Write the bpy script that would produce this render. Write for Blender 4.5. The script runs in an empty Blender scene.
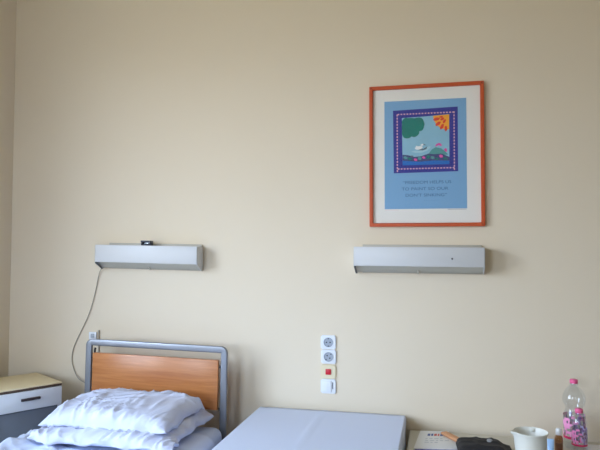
import bpy, bmesh, math, random
from mathutils import Vector, Matrix, noise

sc = bpy.context.scene
COL = sc.collection
R = math.radians
random.seed(4)

# ------------------------------------------------------------------ materials
def srgb(r, g, b):
    f = lambda c: (c/255/12.92) if c/255 <= .04045 else ((c/255+.055)/1.055)**2.4
    return (f(r), f(g), f(b), 1)

def mat(name, col, rough=.6, metal=0., spec=.5, noise_amt=0., nscale=20., bump=0., bscale=200., coat=0., emit=0.):
    m = bpy.data.materials.new(name); m.use_nodes = True
    nt = m.node_tree; b = nt.nodes['Principled BSDF']
    b.inputs['Base Color'].default_value = col
    b.inputs['Roughness'].default_value = rough
    b.inputs['Metallic'].default_value = metal
    b.inputs['Specular IOR Level'].default_value = spec
    b.inputs['Coat Weight'].default_value = coat
    tc = nt.nodes.new('ShaderNodeTexCoord')
    if noise_amt:
        n = nt.nodes.new('ShaderNodeTexNoise'); n.inputs['Scale'].default_value = nscale; n.inputs['Detail'].default_value = 5
        nt.links.new(tc.outputs['Object'], n.inputs['Vector'])
        mx = nt.nodes.new('ShaderNodeMixRGB'); mx.blend_type = 'MIX'
        mx.inputs[1].default_value = tuple(c*(1-noise_amt) for c in col[:3])+(1,)
        mx.inputs[2].default_value = tuple(min(1, c*(1+noise_amt)) for c in col[:3])+(1,)
        nt.links.new(n.outputs['Fac'], mx.inputs[0]); nt.links.new(mx.outputs[0], b.inputs['Base Color'])
    if bump:
        n2 = nt.nodes.new('ShaderNodeTexNoise'); n2.inputs['Scale'].default_value = bscale; n2.inputs['Detail'].default_value = 4
        nt.links.new(tc.outputs['Object'], n2.inputs['Vector'])
        bp = nt.nodes.new('ShaderNodeBump'); bp.inputs['Strength'].default_value = bump; bp.inputs['Distance'].default_value = .002
        nt.links.new(n2.outputs['Fac'], bp.inputs['Height']); nt.links.new(bp.outputs[0], b.inputs['Normal'])
    return m

def wood_mat(name, c1, c2, rough=.35, stretch=(1.5, 14, 22)):
    m = bpy.data.materials.new(name); m.use_nodes = True
    nt = m.node_tree; b = nt.nodes['Principled BSDF']; b.inputs['Roughness'].default_value = rough
    tc = nt.nodes.new('ShaderNodeTexCoord'); mp = nt.nodes.new('ShaderNodeMapping')
    mp.inputs['Scale'].default_value = stretch
    nt.links.new(tc.outputs['Object'], mp.inputs['Vector'])
    n = nt.nodes.new('ShaderNodeTexNoise'); n.inputs['Scale'].default_value = 2.2; n.inputs['Detail'].default_value = 8; n.inputs['Roughness'].default_value = .65
    n.inputs['Distortion'].default_value = .6
    nt.links.new(mp.outputs[0], n.inputs['Vector'])
    rp = nt.nodes.new('ShaderNodeValToRGB')
    rp.color_ramp.elements[0].position = .32; rp.color_ramp.elements[0].color = c1
    rp.color_ramp.elements[1].position = .7; rp.color_ramp.elements[1].color = c2
    nt.links.new(n.outputs['Fac'], rp.inputs[0]); nt.links.new(rp.outputs[0], b.inputs['Base Color'])
    return m

def clear_mat(name, tint=(1, 1, 1, 1), base=.06, edge=.75, rough=.05, gcol=(1, 1, 1, 1)):
    m = bpy.data.materials.new(name); m.use_nodes = True
    nt = m.node_tree; nt.nodes.remove(nt.nodes['Principled BSDF']); out = nt.nodes['Material Output']
    t = nt.nodes.new('ShaderNodeBsdfTransparent'); t.inputs['Color'].default_value = tint
    g = nt.nodes.new('ShaderNodeBsdfGlossy'); g.inputs['Roughness'].default_value = rough; g.inputs['Color'].default_value = gcol
    lw = nt.nodes.new('ShaderNodeLayerWeight'); lw.inputs['Blend'].default_value = .25
    mr = nt.nodes.new('ShaderNodeMapRange'); mr.inputs['To Min'].default_value = base; mr.inputs['To Max'].default_value = edge
    nt.links.new(lw.outputs['Facing'], mr.inputs['Value'])
    mx = nt.nodes.new('ShaderNodeMixShader')
    nt.links.new(mr.outputs[0], mx.inputs[0]); nt.links.new(t.outputs[0], mx.inputs[1]); nt.links.new(g.outputs[0], mx.inputs[2])
    nt.links.new(mx.outputs[0], out.inputs['Surface'])
    return m

M = dict(
    wall=mat('wall_paint', srgb(226, 213, 191), .75, spec=.25, noise_amt=.012, nscale=3, bump=.12, bscale=90),
    ceil=mat('ceiling_paint', srgb(236, 232, 220), .85),
    floor=mat('floor_linoleum', srgb(138, 132, 120), .45, noise_amt=.08, nscale=14),
    trim=mat('trim_paint', srgb(226, 222, 210), .5),
    lamp=mat('lamp_enamel', srgb(206, 207, 208), .4, noise_amt=.01, nscale=8),
    lampback=mat('lamp_backplate', srgb(190, 184, 172), .55),
    diffuser=mat('lamp_diffuser', srgb(186, 187, 180), .35, bump=.3, bscale=160),
    bracket=mat('lamp_bracket', srgb(92, 94, 98), .5),
    dark=mat('dark_plastic', srgb(30, 36, 52), .35),
    silver=mat('clip_metal', srgb(170, 180, 190), .25, metal=.8),
    cable=mat('cable_sheath', srgb(172, 164, 150), .6),
    plastic=mat('white_plastic', srgb(226, 230, 236), .35),
    socketin=mat('socket_well', srgb(160, 168, 180), .45),
    hole=mat('socket_hole', srgb(48, 50, 56), .6),
    beige=mat('beige_plastic', srgb(226, 214, 182), .45),
    red=mat('red_button', srgb(196, 24, 44), .35),
    orange=mat('frame_orange_wood', srgb(196, 82, 38), .45, noise_amt=.12, nscale=40),
    matboard=mat('mat_board', srgb(238, 235, 228), .8, bump=.05, bscale=300),
    steel=mat('bed_steel', srgb(136, 139, 146), .35, metal=.65, noise_amt=.12, nscale=18),
    wood=wood_mat('headboard_veneer', srgb(170, 102, 54), srgb(198, 132, 78), .3),
    bolt=mat('bolt_dark', srgb(40, 34, 32), .5),
    sheet=mat('bed_linen', srgb(208, 217, 239), .85, spec=.2, bump=.15, bscale=500),
    pillow=mat('pillow_linen', srgb(203, 208, 228), .85, spec=.2, bump=.15, bscale=500),
    mattress=mat('mattress_cover', srgb(198, 208, 232), .8, spec=.2, bump=.12, bscale=400),
    cab=mat('cabinet_white', srgb(226, 231, 238), .45),
    cabtop=mat('cabinet_cream_top', srgb(234, 219, 180), .4, noise_amt=.03, nscale=10),
    cabedge=mat('cabinet_edge_band', srgb(84, 66, 56), .5),
    cabin=mat('cabinet_inner_grey', srgb(118, 126, 138), .6),
    handle=mat('drawer_handle_brown', srgb(52, 40, 42), .4),
    tabletop=mat('table_laminate', srgb(206, 200, 184), .45, noise_amt=.04, nscale=12),
    tableleg=mat('table_leg_steel', srgb(120, 122, 126), .4, metal=.5),
    paper=mat('paper_white', srgb(232, 232, 232), .7),
    inkblue=mat('ink_blue', srgb(86, 104, 160), .6),
    inkred=mat('ink_red', srgb(200, 92, 84), .6),
    violet=mat('cover_violet', srgb(110, 112, 190), .5),
    tan=mat('tan_card', srgb(206, 150, 108), .6, noise_amt=.08, nscale=60),
    black=mat('black_cloth', srgb(24, 23, 27), .7, bump=.3, bscale=500),
    badge=mat('badge_grey', srgb(140, 142, 146), .4),
    jug=mat('jug_plastic', srgb(224, 224, 216), .35),
    amber=clear_mat('amber_glass', (.66, .42, .2, 1), .08, .5),
    capwhite=mat('cap_white', srgb(238, 240, 244), .3),
    tubeblue=mat('tube_blue', srgb(164, 198, 236), .35),
    pet=clear_mat('clear_pet', (.92, .94, .96, 1), .04, .42, .05),
    pinkcap=mat('pink_cap', srgb(232, 96, 148), .35),
    pinklab=mat('pink_label', srgb(222, 128, 178), .4),
    pinkpale=mat('pink_label_pale', srgb(236, 150, 196), .4),
    purple=mat('purple_label', srgb(138, 108, 170), .4),
    lilac=mat('lilac_label', srgb(184, 166, 210), .4),
    crimson=mat('crimson_label', srgb(206, 36, 96), .4),
    pane=clear_mat('window_glass', (1, 1, 1, 1), .03, .4, .02),
    glazing=clear_mat('picture_glazing', (1, 1, 1, 1), .012, .12, .12),
    p_blue=mat('print_light_blue', srgb(124, 172, 212), .6),
    p_navy=mat('print_indigo', srgb(48, 52, 148), .6),
    p_dash=mat('print_dash_pink', srgb(232, 180, 190), .6),
    p_sky=mat('print_sky', srgb(142, 190, 212), .6, noise_amt=.08, nscale=16),
    p_tree=mat('print_tree_teal', srgb(16, 124, 112), .6, noise_amt=.2, nscale=40),
    p_sun=mat('print_sun_yellow', srgb(250, 168, 48), .6),
    p_ray=mat('print_sun_red', srgb(230, 70, 44), .6),
    p_white=mat('print_white', srgb(238, 240, 240), .6),
    p_grey2=mat('print_pale_swirl', srgb(168, 206, 220), .6),
    p_grey=mat('print_grey', srgb(96, 116, 130), .6),
    p_hill=mat('print_hill', srgb(84, 152, 152), .6),
    p_bank=mat('print_bank', srgb(66, 76, 124), .6),
    p_water=mat('print_water', srgb(24, 110, 196), .6),
    p_pink=mat('print_pink', srgb(232, 88, 170), .6),
    p_text=mat('print_text', srgb(58, 104, 154), .6),
)

# ------------------------------------------------------------------ helpers
def link(name, me, m=None, parent=None, smooth=None):
    o = bpy.data.objects.new(name, me); COL.objects.link(o)
    if m is not None:
        for q in (m if isinstance(m, (list, tuple)) else [m]): me.materials.append(q)
    if parent: o.parent = parent
    if smooth is not None:
        me.polygons.foreach_set('use_smooth', [True]*len(me.polygons))
        if smooth < 180: me.set_sharp_from_angle(angle=R(smooth))
    return o

def obj(name, bm, m=None, parent=None, smooth=40):
    bmesh.ops.recalc_face_normals(bm, faces=bm.faces)
    me = bpy.data.meshes.new(name); bm.to_mesh(me); bm.free()
    return link(name, me, m, parent, smooth)

def tag(o, label, cat, group=None):
    o['label'] = label; o['category'] = cat
    if group: o['group'] = group
    return o

def thing(name, label, cat, loc=(0, 0, 0), rz=0., ry=0., group=None):
    o = bpy.data.objects.new(name, None); COL.objects.link(o)
    o.empty_display_size = .05
    o.location = loc; o.rotation_euler = (0, ry, rz)
    return tag(o, label, cat, group)

def struct(name, bm, m, parent=None):
    o = obj(name, bm, m, parent)
    if not parent: o['kind'] = 'structure'
    return o

def box(lo, hi, bev=0., seg=2, bm=None, mi=0):
    bm = bm or bmesh.new()
    r = bmesh.ops.create_cube(bm, size=1)
    lo, hi = Vector(lo), Vector(hi)
    for v in r['verts']:
        v.co = Vector([(lo[i]+hi[i])/2 + v.co[i]*(hi[i]-lo[i]) for i in range(3)])
    fs = list({f for v in r['verts'] for f in v.link_faces})
    for f in fs: f.material_index = mi
    if bev:
        es = list({e for v in r['verts'] for e in v.link_edges})
        bmesh.ops.bevel(bm, geom=es, offset=bev, segments=seg, profile=.5, affect='EDGES')
    return bm

def prism(pts, axis, a, b, bev=0., bm=None):
    """polygon of 2D points extruded between a and b along axis 0/1/2"""
    bm = bm or bmesh.new()
    def mk(p, t):
        c = list(p); c.insert(axis, t); return bm.verts.new(c)
    A = [mk(p, a) for p in pts]; B = [mk(p, b) for p in pts]
    n = len(pts)
    bm.faces.new(A); bm.faces.new(B[::-1])
    for i in range(n): bm.faces.new((A[i], B[i], B[(i+1) % n], A[(i+1) % n]))
    if bev: bmesh.ops.bevel(bm, geom=list(bm.edges), offset=bev, segments=2, profile=.5, affect='EDGES')
    return bm

def lathe(prof, n=32, bm=None, loc=(0, 0, 0), mi=0, cap=(True, True)):
    bm = bm or bmesh.new(); rings = []
    for r, z in prof:
        rings.append([bm.verts.new((loc[0]+r*math.cos(2*math.pi*i/n), loc[1]+r*math.sin(2*math.pi*i/n), loc[2]+z)) for i in range(n)])
    for a, b in zip(rings, rings[1:]):
        for i in range(n):
            f = bm.faces.new((a[i], a[(i+1) % n], b[(i+1) % n], b[i])); f.material_index = mi
    if cap[0]: bm.faces.new(rings[0][::-1]).material_index = mi
    if cap[1]: bm.faces.new(rings[-1]).material_index = mi
    return bm

def tube(path, r, n=10, bm=None, closed=False, rect=None):
    """round (or rounded-rectangle) tube swept along a path"""
    bm = bm or bmesh.new()
    P = [Vector(p) for p in path]; N = len(P); rings = []
    up = None
    for i, p in enumerate(P):
        if closed: t = (P[(i+1) % N]-P[i-1])
        else: t = P[min(i+1, N-1)]-P[max(i-1, 0)]
        t.normalize()
        if up is None:
            up = Vector((0, 1, 0)) if abs(t.y) < .9 else Vector((1, 0, 0))
        s = t.cross(up).normalized(); u = s.cross(t).normalized(); up = u
        ring = []
        for k in range(n):
            a = 2*math.pi*k/n + math.pi/n
            ca, sa = math.cos(a), math.sin(a)
            if rect:
                e = .35
                ca = math.copysign(abs(ca)**e, ca); sa = math.copysign(abs(sa)**e, sa)
                ring.append(bm.verts.new(p+s*ca*rect[0]+u*sa*rect[1]))
            else: ring.append(bm.verts.new(p+s*ca*r+u*sa*r))
        rings.append(ring)
    m = N if closed else N-1
    for i in range(m):
        a, b = rings[i], rings[(i+1) % N]
        for k in range(n): bm.faces.new((a[k], a[(k+1) % n], b[(k+1) % n], b[k]))
    if not closed: bm.faces.new(rings[0][::-1]); bm.faces.new(rings[-1])
    return bm

def arc(cx, cz, r, a0, a1, n=6):
    return [(cx+r*math.cos(R(a0+(a1-a0)*i/n)), cz+r*math.sin(R(a0+(a1-a0)*i/n))) for i in range(n+1)]

def smooth_path(pts, k=6):
    P = [Vector(p) for p in pts]; P = [P[0]]+P+[P[-1]]; out = []
    for i in range(1, len(P)-2):
        for j in range(k):
            t = j/k
            out.append(.5*((2*P[i])+(P[i+1]-P[i-1])*t+(2*P[i-1]-5*P[i]+4*P[i+1]-P[i+2])*t*t+(3*P[i]-P[i-1]-3*P[i+1]+P[i+2])*t**3))
    out.append(P[-2]); return out

# ------------------------------------------------------------------ the room
SKY = 18.8
XL, XR, YF, H = -2.472, 4.6, -4.7, 3.55
T = .2
struct('wall_back', box((XL-T, 0, -.1), (XR+T, T, H+.1)), M['wall'])
struct('wall_right', box((XR, YF, -.1), (XR+T, 0, H+.1)), M['wall'])
struct('floor', box((XL-T, YF-T, -.15), (XR+T, T, 0)), M['floor'])
struct('ceiling', box((XL-T, YF-T, H), (XR+T, T, H+.15)), M['ceil'])
# two walls with a window opening each; the front opening is added for its light
WY0, WY1, WZ0, WZ1 = -3.2, -1.15, .9, 2.75
VX0, VX1 = -2.35, -1.35
def wall_with_hole(axis, c0, c1, us):
    bm = bmesh.new(); zs = [-.1, WZ0, WZ1, H+.1]
    V = {}
    for s, c in enumerate((c0, c1)):
        for i, u in enumerate(us):
            for j, z in enumerate(zs): V[s, i, j] = bm.verts.new((c, u, z) if axis == 0 else (u, c, z))
    for s in (0, 1):
        for i in range(3):
            for j in range(3):
                if (i, j) != (1, 1): bm.faces.new((V[s, i, j], V[s, i+1, j], V[s, i+1, j+1], V[s, i, j+1]))
    for (a, b) in (((1, 1), (2, 1)), ((2, 1), (2, 2)), ((2, 2), (1, 2)), ((1, 2), (1, 1))):
        bm.faces.new((V[0, *a], V[0, *b], V[1, *b], V[1, *a]))
    return bm
struct('wall_left', wall_with_hole(0, XL, XL-T, [YF, WY0, WY1, 0]), M['wall'])
struct('wall_front', wall_with_hole(1, YF, YF-T, [XL, VX0, VX1, XR]), M['wall'])
def window(name, axis, c, sgn, u0, u1):
    def bx(ca, cb, ua, ub, z0, z1, bm, bev=0):
        lo, hi = min(ca, cb), max(ca, cb)
        return box((lo, ua, z0) if axis == 0 else (ua, lo, z0), (hi, ub, z1) if axis == 0 else (ub, hi, z1), bev, bm=bm)
    bm = bmesh.new(); x0, x1 = c-sgn*.19, c-sgn*.14; w = .06; m = (u0+u1)/2
    for a in ((u0, u0+w, WZ0, WZ1), (u1-w, u1, WZ0, WZ1), (u0, u1, WZ0, WZ0+w), (u0, u1, WZ1-w, WZ1), (m-.04, m+.04, WZ0, WZ1), (u0, u1, 2.15, 2.2)):
        bx(x0, x1, *a, bm)
    wf = struct(name, bm, M['trim'])
    obj('window_pane', bx(c-sgn*.168, c-sgn*.164, u0+.05, u1-.05, WZ0+.05, WZ1-.05, bmesh.new()), M['pane'], wf)
    obj('window_sill', bx(c-sgn*.12, c+sgn*.08, u0-.05, u1+.05, WZ0-.03, WZ0, bmesh.new(), .006), M['trim'], wf)
window('window_1', 0, XL, 1, WY0, WY1)
window('fill_window', 1, YF, 1, VX0, VX1)  # unseen window behind the camera, added to lighten the back wall's left end
struct('baseboard_back', box((XL, -.015, 0), (XR, 0, .09), .003), M['trim'])
struct('baseboard_left', box((XL, YF, 0), (XL+.015, -.016, .09), .003), M['trim'])

# ------------------------------------------------------------------ bed-head lamps
def lamp(name, label, x0, x1, zt, tilt, slits, grp):
    """box with a flat enamel front and a sloping diffuser underneath; origin at its centre on the wall"""
    cx = (x0+x1)/2; w = (x1-x0)/2
    t = thing(name, label, 'lamp', (cx, 0, zt), 0, tilt, grp)
    D = .1; hf = .096; hb = .133
    # back plate
    obj('back_plate', box((-w+.035, -.012, -hb), (w-.008, 0, .012), .002), M['lampback'], t)
    # housing: a hood with top, front and two ends
    bm = bmesh.new()
    box((-w, -D, -hf), (w, -D+.006, 0), .002, bm=bm)
    box((-w, -D+.006, -.006), (w, -.012, 0), .001, bm=bm)
    obj('housing', bm, M['lamp'], t)
    for s in (-1, 1):
        e = prism([(-D, -.002), (-.012, -.002), (-.012, -hb), (-.03, -hb), (-D, -hf)], 0, s*w-(.004 if s > 0 else 0), s*w+(.004 if s < 0 else 0), .001)
        obj('end_cap', e, M['lamp'], t)
        if s > 0: continue
        sl = prism([(-D+.002, -hf-.001), (-.034, -hb), (-.03, -hb-.004), (-D-.001, -hf-.006)], 0, s*w-(.012 if s > 0 else -.002), s*w+(.012 if s < 0 else -.002))
        obj('diffuser_bracket', sl, M['bracket'], t)
    d = prism([(-D+.016, -hf+.004), (-.03, -hb+.005), (-.02, -hb+.005), (-.02, -hf+.02), (-D+.016, -hf+.02)], 0, -w+.006, w-.006)
    obj('diffuser', d, M['diffuser'], t)
    # centre clip
    obj('diffuser_clip', prism([(-.052, -hb+.017), (-.052, -hb+.010), (-.032, -hb-.003), (-.028, -hb+.006)], 0, -.005, .005), M['lampback'], t)
    return t, w, D, hf
lt, lw, lD, lh = lamp('wall_lamp', 'white box-shaped bed lamp above the wooden headboard, cable hanging from its left end', -1.857, -1.252, 1.572, R(1.0), 0, 'wall lamps above the beds')
rt, rw, rD, rh = lamp('wall_lamp', 'grey-white box-shaped wall lamp directly below the orange picture frame', -.410, .226, 1.566, R(.3), 0, 'wall lamps above the beds')
# the small screw hole in the right lamp's front
obj('screw', lathe([(.0045, 0), (.0045, .002), (.003, .003)], 12), M['bracket'], rt).matrix_local = Matrix.Translation((.165, -rD, -.056)) @ Matrix.Rotation(R(90), 4, 'X')

# dark clip standing on the left lamp
cl = thing('metal_clip', 'small dark clip with a pale slot sitting on top of the left lamp', 'clip', (-1.558, -.07, 1.5727), 0, R(1.0))
bm = box((-.027, -.02, 0), (.027, .02, .006), .002); box((-.027, -.02, .0055), (-.019, .02, .023), .001, bm=bm)
box((.018, -.02, .0055), (.027, .02, .023), .001, bm=bm); box((-.03, -.02, .0195), (.027, .02, .027), .002, bm=bm)
obj('clip_body', bm, M['dark'], cl)
obj('clip_insert', lathe([(.0062, -.017), (.0068, -.015), (.0068, .014), (.005, .016)], 14), M['silver'], cl).matrix_local = Matrix.Translation((0, 0, .0126)) @ Matrix.Rotation(R(90), 4, 'Y')

# cable hanging from the left lamp
pts = [(-1.842, -.03, 1.448), (-1.868, -.02, 1.435), (-1.89, -.008, 1.39), (-1.905, -.006, 1.32), (-1.926, -.006, 1.24), (-1.953, -.006, 1.165), (-1.99, -.006, 1.09), (-2.026, -.006, 1.02), (-2.046, -.006, .965), (-2.05, -.006, .91), (-2.03, -.008, .85), (-1.99, -.02, .81), (-1.93, -.03, .79)]
tag(obj('lamp_cable', tube(smooth_path(pts), .0025, 8), M['cable'], None, 180), 'thin grey cable hanging in a curve down the wall from the left lamp', 'cable')

# ------------------------------------------------------------------ sockets and switches
def plate(name, label, cat, x, zc, m, w=.08, h=.072, grp=None):
    t = thing(name, label, cat, (x, 0, zc), 0, 0, grp)
    bm = prism([(-w/2, -h/2), (w/2, -h/2), (w/2, h/2), (-w/2, h/2)], 1, 0, -.009)
    bmesh.ops.bevel(bm, geom=[e for e in bm.edges if abs(e.verts[0].co.y-e.verts[1].co.y) > .005], offset=.006, segments=3, affect='EDGES')
    es = [e for e in bm.edges if e.verts[0].co.y < -.008 and e.verts[1].co.y < -.008]
    bmesh.ops.bevel(bm, geom=es, offset=.0025, segments=2, affect='EDGES')
    obj('cover_plate', bm, m, t); return t
RX = Matrix.Rotation(R(90), 4, 'X')     # lathe axis -> -Y
def socket(label, x, zc, rot):
    t = plate('wall_socket', label, 'socket', x, zc, M['plastic'], grp='sockets in the wall stack')
    ring = lathe([(.0245, 0), (.0245, .003), (.022, .003), (.021, .0006), (.001, .0006)], 32, cap=(False, True))
    w = obj('socket_well', ring, M['socketin'], t); w.matrix_local = Matrix.Translation((0, -.009, 0)) @ RX
    for s in (-1, 1):
        h = obj('pin_hole', lathe([(.0038, -.0001), (.0038, .0012)], 12), M['hole'], t)
        h.matrix_local = Matrix.Rotation(R(rot), 4, 'Y') @ Matrix.Translation((s*.0095, -.0096, 0)) @ RX
    for s in (-1, 1):
        c = obj('earth_clip', box((-.0028, -.0115, s*.0195-.003), (.0028, -.002, s*.0195+.003), .0006), M['hole'], t)
        c.matrix_local = Matrix.Rotation(R(rot), 4, 'Y')
    return t
SX = -.555
socket('white round-well power socket, topmost in the wall stack of four plates', SX, 1.0695, 0)
socket('white power socket with tilted pin holes, second plate from the top of the wall stack', SX+.001, .9945, 42)
t = plate('call_button', 'beige wall plate with a red square call button, between socket and light switch', 'button', SX, .9175, M['beige'], h=.07)
obj('push_button', box((-.0145, -.014, -.0145), (.0145, -.008, .0145), .002), M['red'], t)
t = plate('light_switch', 'white rocker light switch with a dark slot, lowest plate of the wall stack', 'switch', SX, .842, M['plastic'], h=.074)
obj('rocker', prism([(-.03, -.028), (.018, -.028), (.018, .028), (-.03, .028)], 1, -.008, -.0125, .002), M['plastic'], t)
obj('indicator_slot', box((.0215, -.0098, -.012), (.0255, -.0085, .022)), M['hole'], t)
# small plate and conduit beside the headboard
t = thing('wall_outlet', 'small white outlet plate on the wall above the left end of the headboard', 'outlet', (-1.917, 0, 1.058))
obj('cover_plate', box((-.025, -.012, -.022), (.022, 0, .022), .004), M['plastic'], t)
obj('rocker', box((-.012, -.015, -.012), (.010, -.011, .012), .002), M['socketin'], t)
tag(obj('wall_conduit', tube([(-1.882, -.006, 1.09), (-1.882, -.006, 1.0), (-1.882, -.006, .6)], .005, 8), M['cable']), 'thin vertical grey conduit on the wall behind the headboard post', 'conduit')

# ------------------------------------------------------------------ framed poster
PW, PH = .573, .728
pf = thing('picture_frame', 'orange wood framed poster with a blue print hanging on the wall', 'picture', (-.0515, -.001, 2.0345))
def ring(w, h, b, y0, y1, bev):
    bm = bmesh.new()
    o = [(-w/2, -h/2), (w/2, -h/2), (w/2, h/2), (-w/2, h/2)]; i = [(-w/2+b, -h/2+b), (w/2-b, -h/2+b), (w/2-b, h/2-b), (-w/2+b, h/2-b)]
    V = [[bm.verts.new((x, y, z)) for x, z in q] for y in (y0, y1) for q in (o, i)]
    for k in range(4):
        n = (k+1) % 4
        bm.faces.new((V[0][k], V[0][n], V[1][n], V[1][k])); bm.faces.new((V[2][k], V[2][n], V[3][n], V[3][k]))
        bm.faces.new((V[0][k], V[0][n], V[2][n], V[2][k])); bm.faces.new((V[1][k], V[1][n], V[3][n], V[3][k]))
    if bev: bmesh.ops.bevel(bm, geom=list(bm.edges), offset=bev, segments=2, affect='EDGES')
    return bm
obj('frame_moulding', ring(PW, PH, .0185, 0, -.022, .002), M['orange'], pf)
obj('mat_board', box((-PW/2+.015, -.009, -PH/2+.015), (PW/2-.015, -.002, PH/2-.015)), M['matboard'], pf)
obj('glazing', box((-PW/2+.012, -.0155, -PH/2+.012), (PW/2-.012, -.0145, PH/2-.012)), M['glazing'], pf)
# --- the print: one flat sheet with printed shapes
pm = ['p_blue', 'p_navy', 'p_dash', 'p_sky', 'p_tree', 'p_sun', 'p_ray', 'p_white', 'p_grey', 'p_hill', 'p_bank', 'p_water', 'p_pink', 'p_text', 'p_grey2']
ix = {k: i for i, k in enumerate(pm)}
bp = bmesh.new()
def L(x, z): return (x+.0515, z-2.0345)       # wall coordinates -> frame coordinates
def flat(pts, layer, m):
    f = bp.faces.new([bp.verts.new((x, -.0094-layer*.00022, z)) for x, z in pts]); f.material_index = ix[m]
def rect(x0, z0, x1, z1, layer, m): flat([L(x0, z0), L(x1, z0), L(x1, z1), L(x0, z1)], layer, m)
def cr(cx, cy): return (-.0545+(cx-242)*.00076, 2.1085-(cy-232)*.0008)   # study coordinates of the inset picture
def blob(pts, layer, m): flat([L(*cr(*p)) for p in pts], layer, m)
def ell(cx, cy, rx, ry, layer, m, n=20, a=0., wob=0.):
    q = []
    for i in range(n):
        t = 2*math.pi*i/n; k = 1+wob*math.sin(5*t+cx)
        x, y = rx*k*math.cos(t), ry*k*math.sin(t)
        q.append((cx+x*math.cos(a)-y*math.sin(a), cy+x*math.sin(a)+y*math.cos(a)))
    blob(q, layer, m)
rect(-.2605, 1.761, .1495, 2.319, 0, 'p_blue')
blob([(29, 30), (455, 22), (455, 432), (33, 436)], 1, 'p_navy')
for i in range(19):
    u = 60+i*20
    blob([(u, 52), (u+11, 52), (u+11, 60), (u, 60)], 2, 'p_dash'); blob([(u, 405), (u+11, 405), (u+11, 413), (u, 413)], 2, 'p_dash')
    blob([(53, u-4), (61, u-4), (61, u+8), (53, u+8)], 2, 'p_dash'); blob([(427, u-8), (435, u-8), (435, u+3), (427, u+3)], 2, 'p_dash')
blob([(88, 80), (240, 76), (400, 68), (399, 385), (92, 385)], 2, 'p_sky')
# water and bank
blob([(92, 352), (180, 362), (290, 358), (399, 362), (399, 386), (92, 386)], 4, 'p_water')
blob([(92, 318), (130, 322), (170, 334), (215, 330), (262, 316), (300, 320), (350, 318), (385, 334), (399, 340), (399, 364), (300, 360), (200, 366), (92, 356)], 5, 'p_bank')
blob([(262, 318), (285, 290), (310, 276), (345, 284), (372, 304), (392, 326), (350, 326), (300, 322)], 4, 'p_hill')
for x, y, rx, ry, m in ((112, 338, 14, 9, 'p_hill'), (140, 345, 13, 9, 'p_tree'), (178, 352, 12, 8, 'p_pink'), (205, 345, 12, 10, 'p_hill'), (232, 340, 11, 7, 'p_pink'), (262, 336, 11, 12, 'p_tree'), (290, 342, 13, 9, 'p_hill'), (318, 332, 9, 10, 'p_bank'), (345, 334, 13, 9, 'p_pink'), (372, 350, 14, 7, 'p_tree'), (155, 330, 9, 6, 'p_grey'), (318, 350, 12, 6, 'p_tree')):
    ell(x, y, rx, ry, 6, m, 14, .3, .12)
for x, y, rx, ry in ((328, 258, 17, 7), (316, 266, 9, 5), (343, 264, 9, 6), (374, 293, 10, 8), (378, 302, 7, 6)):
    ell(x, y, rx, ry, 6, 'p_pink', 14, -.2, .15)
# tree: overlapping lobes, each on its own layer
for k, (x, y, r) in enumerate(((140, 132, 58), (196, 112, 42), (120, 178, 36), (170, 172, 34), (205, 140, 30), (118, 106, 30), (104, 150, 22))):
    x0 = max(89+r*.97, x); ell(x0, max(y, 80+r), r, r, 5+k*.3, 'p_tree', 22, .2, .03)
# sun in the corner
blob([(296, 74)]+[(392-96*math.cos(R(a)), 74+92*math.sin(R(a))) for a in range(8, 90, 8)]+[(399, 164), (400, 69)], 4, 'p_sun')
for a, d, rx, ry in ((10, 72, 22, 10), (35, 74, 20, 10), (60, 72, 20, 10), (82, 76, 18, 9), (22, 36, 14, 8), (55, 34, 14, 8), (0, 40, 12, 6)):
    ell(388-d*math.cos(R(a)), 84+d*math.sin(R(a)), rx if a < 75 else ry, ry if a < 75 else rx, 5, 'p_ray', 14, -R(a) if a < 75 else 0, .1)
# pale swirl of water and the white bird
blob([(150, 300), (178, 308), (220, 308), (256, 296), (280, 274), (268, 268), (240, 282), (205, 296), (170, 294)], 4.4, 'p_grey2')
# the bird
ell(200, 277, 26, 11, 7, 'p_white', 18, -.15)
blob([(176, 276), (184, 262), (196, 268), (204, 282)], 7.3, 'p_white')
ell(222, 258, 11, 6, 7.6, 'p_white', 14, -.3); blob([(229, 250), (252, 262), (231, 260)], 7.8, 'p_grey')
blob([(214, 282), (230, 284), (256, 268), (250, 286), (226, 294), (196, 292)], 6.5, 'p_grey')
rect(.055, 1.7562, .146, 1.7578, 0, 'p_grey'); rect(-.258, 1.7562, -.19, 1.7574, 0, 'p_dash')
obj('art_print', bp, [M[k] for k in pm], pf, None)
def text(s, x, z, size, width, name='poster_lettering'):
    c = bpy.data.curves.new(name, 'FONT'); c.body = s; c.size = size; c.align_x = 'CENTER'; c.offset = .0
    o = bpy.data.objects.new(name, c); COL.objects.link(o)
    bpy.context.view_layer.update()
    me = bpy.data.meshes.new_from_object(o.evaluated_get(bpy.context.evaluated_depsgraph_get()))
    bpy.data.objects.remove(o)
    xs = [v.co.x for v in me.vertices]; k = width/(max(xs)-min(xs)); c0 = (max(xs)+min(xs))/2
    for v in me.vertices: v.co.x = (v.co.x-c0)*k
    o = link(name, me, M['p_text'], pf)
    lx, lz = L(x, z); o.matrix_local = Matrix.Translation((lx, -.0099, lz)) @ RX
    return o
text('\u201cFREEDOM HELPS US', -.0475, 1.889, .0215, .241)
text('TO PAINT SO OUR', -.0575, 1.856, .0215, .232)
text("DON'T SINKING\u201d", -.0515, 1.8235, .0215, .205)
text('- - - - - - -', -.026, 1.801, .012, .07, 'poster_signature')

# ------------------------------------------------------------------ cushion-like meshes
def ridge(p, s, seed, sharp=2.2):
    v = noise.noise(Vector((p[0]*s+seed, p[1]*s-seed, seed*1.7)))
    return (1-min(1, abs(v)*2.2))**sharp

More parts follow.
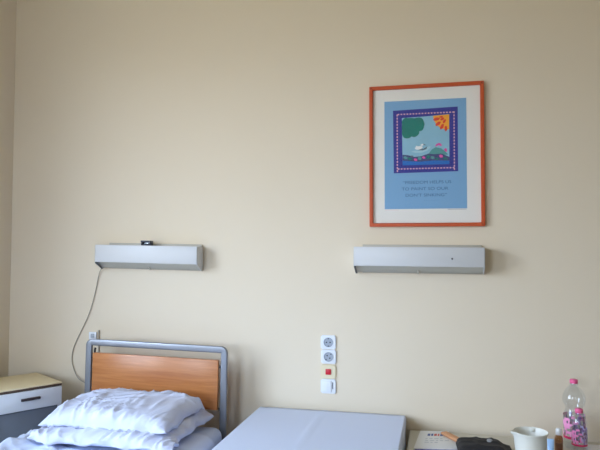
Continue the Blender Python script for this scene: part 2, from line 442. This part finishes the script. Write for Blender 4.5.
def folds(x, y, seed):
    """creases of cloth: long thin ridges in a few directions"""
    v = 0
    for k, (ang, sx, sy, w) in enumerate(((58, 3.0, 19, 1.), (100, 2.6, 15, .9), (28, 3.5, 20, .6), (72, 5, 30, .4))):
        c_, s_ = math.cos(R(ang)), math.sin(R(ang))
        p = ((x*c_+y*s_)*sx, (-x*s_+y*c_)*sy)
        wv = noise.noise(Vector((p[0]*.6+seed*3, p[1]*.15, seed+k)))
        n_ = noise.noise(Vector((p[0]+seed, p[1]+wv*2.2, seed*2+k*7)))
        gate = max(0, .55+1.4*noise.noise(Vector((x*5+k*3, y*5, seed+11))))
        v += w*gate*(1-min(1, abs(n_)*2.6))**2
    return v

def pillow(name, m, loc, a, b, h, rz=0., rx=0., ry=0., wr=.012, seed=1., n=110, sag=0., hb=.03, p=3.6, ruffle=.012, hem=.0, q=.55, tail=0.):
    bm = bmesh.new(); top = {}; bot = {}
    for i in range(n+1):
        for j in range(n+1):
            u, v = 2*i/n-1, 2*j/n-1
            # denser rows near the border
            u = math.copysign(1-(1-abs(u))**1.25, u); v = math.copysign(1-(1-abs(v))**1.25, v)
            e = (max(0, 1-abs(u)**p)*max(0, 1-abs(v)**p))**q
            edge = 1-e
            bx = 1-.05*(1-v*v)*abs(u)**3+.02*noise.noise(Vector((seed, v*2.5, u)))*abs(u); by = 1-.05*(1-u*u)*abs(v)**3+.03*noise.noise(Vector((u*2.5, seed, v)))*abs(v)
            x, y = a*u*bx, b*v*by
            f = wr*folds(x, y, seed)*min(1, e*2.5+.25)
            z = tail*max(0, -u-.55)*max(0, v+.1)*2+h*e+f+sag*noise.noise(Vector((x*4+seed, y*4, 2)))*(.3+e)
            zb = tail*max(0, -u-.55)*max(0, v+.1)*2-hb*e
            w = ruffle*(noise.noise(Vector((x*11+seed, y*11, 5)))+.5*noise.noise(Vector((x*26, y*26, seed))))*edge**3 - hem*edge**2
            x2 = x+ruffle*noise.noise(Vector((y*13, seed, x*3)))*edge**2; y2 = y+ruffle*noise.noise(Vector((x*13, seed+4, y*3)))*edge**2
            top[i, j] = bm.verts.new((x2, y2, z+w))
            bot[i, j] = top[i, j] if i in (0, n) or j in (0, n) else bm.verts.new((x2, y2, min(zb+w, z+w-.002)))
    for i in range(n):
        for j in range(n):
            bm.faces.new((top[i, j], top[i+1, j], top[i+1, j+1], top[i, j+1]))
            bm.faces.new((bot[i, j], bot[i, j+1], bot[i+1, j+1], bot[i+1, j]))
    o = obj(name, bm, m, None, 180)
    o.location = loc; o.rotation_euler = (rx, ry, rz)
    return o

# ------------------------------------------------------------------ left bed
BZ = .0
bed = thing('hospital_bed', 'hospital bed with grey steel tube and orange-brown wooden headboard, left side', 'bed', (-1.475, -.16, 0), R(0))
bx0, bx1 = -.404, .404
zt = 1.030
tw = .017
path = [(bx0+tw, 0, .10)]+[(x, 0, z) for x, z in arc(bx0+.018+tw, zt-.018, .018, 180, 90)]+[(x, 0, z) for x, z in arc(bx1-.018-tw, zt-.018, .018, 90, 0)]+[(bx1-tw, 0, .10)]
hb = bpy.data.objects.new('headboard', None); COL.objects.link(hb); hb.parent = bed
hb.rotation_euler = (0, R(1.0), 0); hb.location = (0, 0, .012)
obj('headboard_frame', tube(path, .017, 16, rect=(.0175, .010)), M['steel'], hb, 50)
obj('headboard_panel', box((bx0+.044, -.012, .722), (bx1-.046, .008, .976), .003), M['wood'], hb)
for s, zz in ((-1, .95), (-1, .73), (1, .94), (1, .725)):
    obj('bolt', lathe([(.007, 0), (.007, .012), (.004, .014)], 12), M['bolt'], hb).matrix_local = Matrix.Translation((s*(.362), 0, zz)) @ Matrix.Rotation(R(90)*s, 4, 'Y')
obj('hook', tube([(bx0+.052, -.004, .967), (bx0+.052, -.004, .99), (bx0+.055, -.004, 1.0)], .006, 8), M['bolt'], hb)
def bed_base(root, x0, x1, y0, y1, zr):
    for x in (x0+.03, x1-.03): obj('side_rail', box((x-.015, y1, zr-.05), (x+.015, y0, zr), .004), M['steel'], root)
    for y in (y0-.04, (y0+y1)/2, y1+.04): obj('cross_bar', box((x0+.03, y-.015, zr-.045), (x1-.03, y+.015, zr-.005), .004), M['steel'], root)
    obj('mattress_deck', box((x0+.02, y1+.01, zr), (x1-.02, y0-.01, zr+.012), .003), M['steel'], root)
    for x in (x0+.05, x1-.05):
        for y in (y0-.12, y1+.12):
            lg = obj('leg', tube([(x, y, .06), (x, y, zr-.04)], .018, 12), M['steel'], root)
            obj('castor', lathe([(.012, -.011), (.03, -.012), (.034, -.006), (.034, .006), (.03, .012), (.012, .011)], 18), M['bolt'], lg).matrix_local = Matrix.Translation((x, y, .034)) @ Matrix.Rotation(R(90), 4, 'Y')
bed_base(bed, -.405, .405, -.02, -2.0, .522)
MT = .655
tag(obj('mattress', box((-1.875, -2.16, .538), (-1.06, -.185, MT), .045, 5), M['mattress'], None, 180), 'mattress in a bluish white cover under the crumpled pillows on the left bed', 'mattress')

# crumpled sheet over the mattress
def sheet(name, x0, x1, y0, y1, zt, drop, seed, amp, dn, m, nx=110, ny=110, edge_r=.04):
    """cloth lying on the mattress top and hanging over its two long sides"""
    bm = bmesh.new(); V = []
    wid = (x1-x0)+2*drop
    for j in range(ny+1):
        row = []; v = j/ny; y = y0+(y1-y0)*v
        for i in range(nx+1):
            s = -drop+wid*i/nx                      # arclength from x0
            if s < 0: x, z = x0-.006, zt-edge_r*.2+s
            elif s > (x1-x0): x, z = x1+.006, zt-edge_r*.2-(s-(x1-x0))
            else:
                x = x0+s; z = zt
            # soften the corners
            dlt = min(s, (x1-x0)-s)
            if -.05 < dlt < .05:
                k = (dlt+.05)/.1; zc = zt-.036*(1-k)**2.0; x = (x0 if s < (x1-x0)/2 else x1)+(1 if s < (x1-x0)/2 else -1)*(.05*k*k-.008*(1-k)); z = min(zc, zt)-.0 if dlt > 0 else zt-.036*(1-k)**2-.0*(1-k)
                z = zt-.05*(1-k)**2
            q = (s, y)
            f = amp*(ridge((s*.8+y*.5, y*.7-s*.5), 7, seed)+.7*ridge((s*.3+y, y*.2-s), 13, seed+5)+.4*ridge(q, 22, seed+8))+amp*.8*(noise.noise(Vector((s*6, y*6, seed)))+.6)
            f = max(0, f)*dn(s, v)*(.15 if y > -.70 and s > .05 else 1)+.06*math.exp(-((s+.03)/.075)**2)*(.7+.7*noise.noise(Vector((s*9, y*7, 4))))*min(1, max(0, (-.46-y)*6))
            if dlt >= 0: z += f+.004
            else:
                x += (-1 if s < (x1-x0)/2 else 1)*(f*.8+.004)
            e0 = .012*noise.noise(Vector((s*7, seed, 0)))*(1 if j in (0,) else 0)
            row.append(bm.verts.new((x, y+e0, z)))
        V.append(row)
    for j in range(ny):
        for i in range(nx): bm.faces.new((V[j][i], V[j][i+1], V[j+1][i+1], V[j+1][i]))
    o = obj(name, bm, m, None, 180)
    so = o.modifiers.new('thick', 'SOLIDIFY'); so.thickness = .003; so.offset = 1
    return o
tag(sheet('bed_sheet', -1.875, -1.06, -.36, -2.1, MT, .17, 2.3, .010, lambda s, v: 1.5 if s < .35 else .5, M['sheet']), 'rumpled bluish white sheet covering the left bed, below the pillows', 'sheet')
tag(pillow('pillow', M['pillow'], (-1.456, -.482, .700), .348, .262, .047, R(1.5), R(0), 0, .016, 7.1, sag=.012, hb=.02, p=5, ruffle=.030, tail=.05), 'flat crumpled white pillow squashed underneath the plump pillow on the left bed', 'pillow', 'pillows on the left bed')
tag(pillow('pillow', M['pillow'], (-1.462, -.46, .768), .322, .216, .064, R(-1), R(2.5), 0, .016, 3.4, sag=.008, hb=.012, p=3.8, ruffle=.020, hem=.016, q=.5), 'plump creased white pillow, uppermost in front of the wooden headboard', 'pillow', 'pillows on the left bed')

# ------------------------------------------------------------------ right bed (flat, sheet-covered)
b2 = thing('hospital_bed', 'bare steel bed frame beneath the flat white-sheeted mattress below the sockets', 'bed', (-.539, -.05, 0))
bed_base(b2, -.36, .36, -.0, -1.95, .575)
def mattress2():
    bm = box((-.918, -2.0, .59), (-.161, -.03, .72), .008, 3)
    return bm
m2 = tag(obj('mattress', mattress2(), M['mattress'], None, 40), 'flat sharp-edged mattress under a smooth white sheet with one fold, below the wall sockets', 'mattress')
# the sheet that covers it, with a long fold line
bm = bmesh.new(); nx, ny = 60, 60; V = []
for j in range(ny+1):
    row = []; y = -.026-(1.98)*j/ny
    for i in range(nx+1):
        s = -.16+(.757+.32)*i/nx; x = -.918+s; z = .7225
        if s < 0: x = -.9225; z = .7225+s
        elif s > .757: x = -.1550+.004*math.sin(y*21)*min(1, (s-.757)*12); z = .7225-(s-.757)
        else:
            cx = .35+.02*(y+.03)
            z += .0035*max(0, 1-abs(s-cx)/.012)+.0012*noise.noise(Vector((x*5, y*2, 1)))
        row.append(bm.verts.new((x, y, z)))
    V.append(row)
for j in range(ny):
    for i in range(nx): bm.faces.new((V[j][i], V[j][i+1], V[j+1][i+1], V[j+1][i]))
o = obj('fitted_sheet', bm, M['sheet'], m2, 35)
o.modifiers.new('thick', 'SOLIDIFY').thickness = .002

# ------------------------------------------------------------------ bedside cabinet in the corner
nd = R(58)
c = Vector((-2.206, -.265, 0))
cab = thing('bedside_cabinet', 'white bedside cabinet with cream top and one drawer in the left corner', 'cabinet', c, nd)
w, d, h = .1625, .168, .84
obj('cabinet_top', box((-w-.004, -d-.006, h-.008), (w+.004, d, h), .0015), M['cabtop'], cab)
obj('top_edge_band', box((-w-.004, -d-.006, h-.019), (w+.004, d, h-.0082), .001), M['cabedge'], cab)
bm = bmesh.new()
for x in (-w, w-.014): box((x, -d, .06), (x+.014, d-.01, h-.0195), bm=bm)
obj('side_panels', box((-w, -d, .06), (-w+.014, d-.01, h-.0195), .001), M['cab'], cab).name = 'side_panel'
obj('side_panel', box((w-.014, -d, .06), (w, d-.01, h-.0195), .001), M['cab'], cab); bm.free()
obj('back_panel', box((-w+.014, d-.01, .06), (w-.014, d, h-.0195)), M['cabin'], cab)
obj('shelf', box((-w+.014, -d, .08), (w-.014, d-.01, .1), .001), M['cab'], cab)
obj('divider', box((-w+.014, -d+.004, .716), (w-.014, d-.01, .722), .001), M['cabin'], cab)
dr = obj('drawer', box((-w+.0005, -d-.016, .724), (w-.0005, -d-.0005, h-.021), .0015), M['cab'], cab)
obj('handle', box((-.052, -d-.03, .772), (.046, -d-.016, .786), .004), M['handle'], dr)
obj('door', box((-w+.0145, -d+.004, .1), (w-.0145, -d+.016, .715), .001), M['cabin'], cab)
for x in (-w+.02, w-.02):
    for y in (-d+.02, d-.03): obj('leg', lathe([(.014, 0), (.017, .06)], 14, loc=(x, y, 0)), M['bolt'], cab)

# ------------------------------------------------------------------ side table on the right
TZ = .65
tb = thing('side_table', 'low cream-topped table against the wall beside the flat bed, holding bottles', 'table', (.42, -.3, 0))
obj('table_top', box((-.558, -.3, TZ-.028), (.56, .282, TZ), .004), M['tabletop'], tb)
obj('apron', box((-.53, -.27, TZ-.1), (.53, .25, TZ-.028), .002), M['tabletop'], tb)
for x in (-.52, .52):
    for y in (-.26, .24): obj('leg', tube([(x, y, 0), (x, y, TZ-.03)], .02, 12), M['tableleg'], tb)

# booklets
def slab(name, quad, z0, z1, m, parent=None, bev=.001):
    return obj(name, prism(quad, 2, z0, z1, bev), m, parent)
q = [(-.085, -.055), (.05, -.03), (.098, -.30), (-.108, -.335)]
vb = thing('booklet', 'violet-blue booklet lying under the white leaflet on the side table', 'booklet', (0, 0, 0))
slab('cover', [(x+.006, y-.016) for x, y in q], TZ+.0005, TZ+.006, M['violet'], vb)
lf = thing('leaflet', 'white leaflet with coloured heading print lying on the table by the flat bed', 'leaflet', (0, 0, 0))
bm = prism(q, 2, TZ+.0065, TZ+.010, .0005)
ax, ay = Vector((.206, .035)).normalized(), Vector((.02, .29)).normalized()
def stroke(x, y, wd, ht, mi):
    p = Vector((-.108, -.335))+ax*x+ay*y
    f = [p, p+ax*wd, p+ax*wd+ay*ht, p+ay*ht]
    bm.faces.new([bm.verts.new((k.x, k.y, TZ+.0103)) for k in f]).material_index = mi
x = .045
for k, wd in enumerate((.013, .010, .013, .008, .013, .011, .013)):
    stroke(x, .195, wd, .036, 2 if k in (2, 3, 5) else 1); x += wd+.004
for r_, (yy, n_) in enumerate(((.15, 4), (.12, 5), (.09, 3))):
    x = .04
    for k in range(n_): wd = .010+.005*((k*7+r_) % 3); stroke(x, yy, wd, .006, 3); x += wd+.008
obj('paper', bm, [M['paper'], M['inkblue'], M['inkred'], M['socketin']], lf)
tp = thing('paper_packet', 'tan paper packet resting across the white leaflet corner beside the black bag', 'packet', (.072, -.165, TZ+.0105), R(-58))
obj('packet_body', box((-.085, -.017, 0), (.085, .017, .016), .006, 3), M['tan'], tp)
obj('packet_seal', box((-.089, -.0165, .006), (-.08, .0165, .009), .001), M['inkred'], tp)

# black bag
def bag():
    bm = bmesh.new(); nx, ny = 40, 26; a, b = .120, .085
    top, bot = {}, {}
    for i in range(nx+1):
        for j in range(ny+1):
            u, v = 2*i/nx-1, 2*j/ny-1
            e = (max(0, 1-abs(u)**9)*max(0, 1-abs(v)**7))**.5
            hh = .036 if u < .45 else .036-.018*(u-.45)/.55
            z = .010+hh*e*(1+.05*noise.noise(Vector((u*2.5, v*2.5, 3))))+.006*ridge((u, v), 1.6, 2)*e
            if u > .55: z -= .012*e*min(1, (u-.55)*5)
            top[i, j] = bm.verts.new((a*u, b*v, z))
            bot[i, j] = top[i, j] if i in (0, nx) or j in (0, ny) else bm.verts.new((a*u, b*v, .010-.009*e**.3))
    for i in range(nx):
        for j in range(ny):
            bm.faces.new((top[i, j], top[i+1, j], top[i+1, j+1], top[i, j+1])); bm.faces.new((bot[i, j], bot[i, j+1], bot[i+1, j+1], bot[i+1, j]))
    return bm
bg = thing('pouch', 'soft black pouch with a small grey badge lying between leaflet and jug', 'bag', (.203, -.29, TZ+.001), R(3))
obj('pouch_body', bag(), M['black'], bg, 180)
obj('badge', lathe([(.013, 0), (.013, .003), (.011, .0045)], 20), M['badge'], bg).matrix_local = Matrix.Translation((.022, .005, .049)) @ Matrix.Rotation(R(25), 4, 'X')
obj('strap', tube(smooth_path([(.09, -.06, .022), (.108, -.075, .019), (.11, -.1, .015), (.09, -.12, .013), (.065, -.11, .014)]), .006, 8, rect=(.010, .003)), M['black'], bg, 180)

# jug
jg = thing('jug', 'white plastic measuring jug with a pouring lip standing on the side table', 'jug', (.388, -.355, TZ+.001))
def jug():
    bm = bmesh.new(); n = 48; prof = [(.058, 0), (.061, .003), (.062, .02), (.0645, .106), (.069, .114), (.072, .122), (.070, .124), (.062, .112), (.0595, .02), (.056, .006)]
    rings = []
    for r, z in prof:
        ring_ = []
        for i in range(n):
            a = 2*math.pi*i/n; dd = (a-R(188)+math.pi) % (2*math.pi)-math.pi
            k = math.exp(-(dd/.15)**2)*max(0, (z-.085)/.048)
            ring_.append(bm.verts.new(((r+.018*k)*math.cos(a), (r+.018*k)*math.sin(a), z-.004*k)))
        rings.append(ring_)
    for p, q_ in zip(rings, rings[1:]):
        for i in range(n): bm.faces.new((p[i], p[(i+1) % n], q_[(i+1) % n], q_[i]))
    bm.faces.new(rings[0][::-1]); bm.faces.new(rings[-1])
    return bm
obj('jug_body', jug(), M['jug'], jg, 50)
hp = smooth_path([(.058, 0, .112), (.085, 0, .115), (.1, 0, .095), (.098, 0, .06), (.082, 0, .035), (.056, 0, .03)])
hd = obj('handle', tube(hp, .007, 10, rect=(.006, .009)), M['jug'], jg, 180); hd.rotation_euler = (0, 0, R(75))

# small bottles and tube
am = thing('medicine_bottle', 'small amber bottle with a white cap between jug and water bottles', 'bottle', (.522, -.235, TZ+.001))
obj('bottle_body', lathe([(.001, 0), (.016, 0), (.0175, .003), (.0175, .068), (.015, .076), (.0085, .082), (.0085, .088)], 28), M['amber'], am, 50)
obj('liquid', lathe([(.001, .002), (.0155, .003), (.016, .05), (.001, .05)], 24), mat('brown_liquid', srgb(150, 104, 66), .3), am, 50)
obj('cap', lathe([(.0125, .084), (.0128, .086), (.0128, .106), (.010, .111), (.001, .112)], 24), M['capwhite'], am, 50)
tbx = thing('cream_tube', 'small pale blue tube standing upright right beside the white jug', 'tube', (.458, -.415, TZ+.001))
obj('tube_cap', lathe([(.001, 0), (.011, 0), (.011, .02), (.001, .02)], 20), M['capwhite'], tbx, 50)
def ctube():
    bm = bmesh.new(); rings = []; n = 20
    for k in range(7):
        t_ = k/6; z = .0205+.094*t_
        rx_, ry_ = .0115+.0025*t_, .0115*(1-t_)+.0015*t_
        rings.append([bm.verts.new((rx_*math.cos(2*math.pi*i/n), ry_*math.sin(2*math.pi*i/n), z)) for i in range(n)])
    for a_, b_ in zip(rings, rings[1:]):
        for i in range(n): bm.faces.new((a_[i], a_[(i+1) % n], b_[(i+1) % n], b_[i]))
    bm.faces.new(rings[0][::-1]); bm.faces.new(rings[-1]); return bm
obj('tube_body', ctube(), M['tubeblue'], tbx, 60)

# water bottles
def water_bottle(label, loc, prof, capz, capr, lab, labm, band, grp):
    t = thing('water_bottle', label, 'bottle', loc, 0, 0, grp)
    obj('bottle_body', lathe(prof, 40), M['pet'], t, 60)
    # printed wrap: a sleeve with coloured patches
    n = 40; r0, z0, z1 = lab
    bm = bmesh.new(); rows = 9; V = [[bm.verts.new((r0*math.cos(2*math.pi*i/n), r0*math.sin(2*math.pi*i/n), z0+(z1-z0)*k/rows)) for i in range(n)] for k in range(rows+1)]
    for k in range(rows):
        for i in range(n):
            f = bm.faces.new((V[k][i], V[k][(i+1) % n], V[k+1][(i+1) % n], V[k+1][i]))
            v = noise.noise(Vector((i*.33, k*.55, loc[0]*9)))
            a = 2*math.pi*(i+.5)/n
            side = math.cos(a-R(215))
            f.material_index = 4 if k == 0 else (1 if v > .18 else 2 if v > -.08 else 3) if side < .45 else (0 if v > -.25 else 1)
            if k and noise.noise(Vector((i*.45, k*.8, 7.3))) > (.0 if capz > .25 else .06): f.material_index = 5
    obj('wrap_label', bm, [M[k] for k in labm], t, 60)
    c0 = lathe([(capr-.001, capz), (capr, capz+.001), (capr, capz+.016), (capr-.002, capz+.018), (.001, capz+.0185)], 28)
    obj('cap', c0, M['pinkcap'], t, 50)
    obj('neck_ring', lathe([(capr+.0015, capz-.006), (capr+.0015, capz-.002), (capr-.003, capz-.001)], 28), M['pet'], t, 50)
    return t
big = [(.001, .004), (.030, .0), (.043, .004), (.047, .014), (.047, .03), (.0455, .035), (.047, .04), (.047, .155), (.0455, .162), (.041, .178), (.037, .190), (.037, .196), (.043, .208), (.0495, .225), (.0505, .240), (.047, .258), (.038, .278), (.026, .294), (.0165, .303), (.0135, .308), (.0135, .316)]
small = [(.001, .004), (.02, 0), (.029, .004), (.0325, .012), (.0325, .03), (.031, .034), (.0325, .038), (.0325, .12), (.031, .128), (.032, .136), (.0315, .15), (.027, .168), (.019, .182), (.0135, .19), (.0135, .196)]
water_bottle('large clear water bottle with pink cap and pink wrap, the taller of the two', (.610, -.125, TZ+.001), [(r*.99 if r > .02 else r, z*.93) for r, z in big], .291, .0175, (.0475, .045, .150), ['pinkpale', 'lilac', 'purple', 'pinklab', 'crimson', 'pet'], 0, 'water bottles on the side table')
water_bottle('short water bottle with deep pink cap standing before the taller bottle', (.610, -.222, TZ+.001), [(r, z*.95) for r, z in small], .182, .0165, (.033, .042, .116), ['pinklab', 'lilac', 'purple', 'lilac', 'crimson', 'pet'], 0, 'water bottles on the side table')
# folded tissue at the right edge
tag(obj('paper_napkin', box((.655, -.2, TZ+.001), (.76, -.09, TZ+.010), .004, 3), M['paper'], None, 60), 'folded white napkin lying at the right of the water bottles', 'napkin')

# ------------------------------------------------------------------ light
for nm, loc, rot, su in (('window_daylight', (XL-.21, (WY0+WY1)/2, (WZ0+WZ1)/2), (0, R(-90), 0), WY1-WY0),
                         ('window_daylight', ((VX0+VX1)/2, YF-.21, (WZ0+WZ1)/2), (0, R(-90), R(90)), VX1-VX0)):  # portal of the added front window
    la = bpy.data.lights.new(nm, 'AREA'); la.shape = 'RECTANGLE'
    la.size = WZ1-WZ0-.1; la.size_y = su-.1; la.cycles.is_portal = True
    lo = bpy.data.objects.new(nm, la); COL.objects.link(lo); lo.location = loc; lo.rotation_euler = rot
w_ = bpy.data.worlds.new('sky'); sc.world = w_; w_.use_nodes = True
nt = w_.node_tree; bgd = nt.nodes['Background']
tc = nt.nodes.new('ShaderNodeTexCoord'); sx = nt.nodes.new('ShaderNodeSeparateXYZ'); nt.links.new(tc.outputs['Generated'], sx.inputs[0])
mr = nt.nodes.new('ShaderNodeMapRange'); mr.inputs['From Min'].default_value = -1; nt.links.new(sx.outputs['Z'], mr.inputs['Value'])
rp = nt.nodes.new('ShaderNodeValToRGB'); nt.links.new(mr.outputs[0], rp.inputs[0]); el = rp.color_ramp.elements
el[0].position = .0; el[0].color = (.19, .19, .165, 1)
el[1].position = 1.; el[1].color = (.42, .66, 1.0, 1)
for p_, c_ in ((.46, (.29, .285, .25, 1)), (.53, (.66, .78, .97, 1)), (.65, (.64, .80, 1.04, 1))):
    e_ = el.new(p_); e_.color = c_
nt.links.new(rp.outputs[0], bgd.inputs['Color']); bgd.inputs['Strength'].default_value = SKY

# ------------------------------------------------------------------ camera
cd = bpy.data.cameras.new('camera'); cam = bpy.data.objects.new('camera', cd); COL.objects.link(cam)
cd.sensor_fit = 'HORIZONTAL'; cd.sensor_width = 36; cd.lens = 36*607/600; cd.clip_start = .05
psi, pit, roll = R(12.7), R(2.36), R(.15)
cam.matrix_world = Matrix.Translation((0, -3.15, 1.55)) @ Matrix.Rotation(psi, 4, 'Z') @ Matrix.Rotation(R(90)+pit, 4, 'X') @ Matrix.Rotation(roll, 4, 'Z')
sc.camera = cam

vs = sc.view_settings
vs.view_transform = 'Standard'; vs.look = 'None'; vs.gamma = 1; vs.exposure = 0.0; vs.use_curve_mapping = False
sc.cycles.max_bounces = 10; sc.cycles.diffuse_bounces = 6; sc.cycles.transparent_max_bounces = 16
sc.cycles.caustics_reflective = False; sc.cycles.caustics_refractive = False
sc.cycles.use_denoising = True
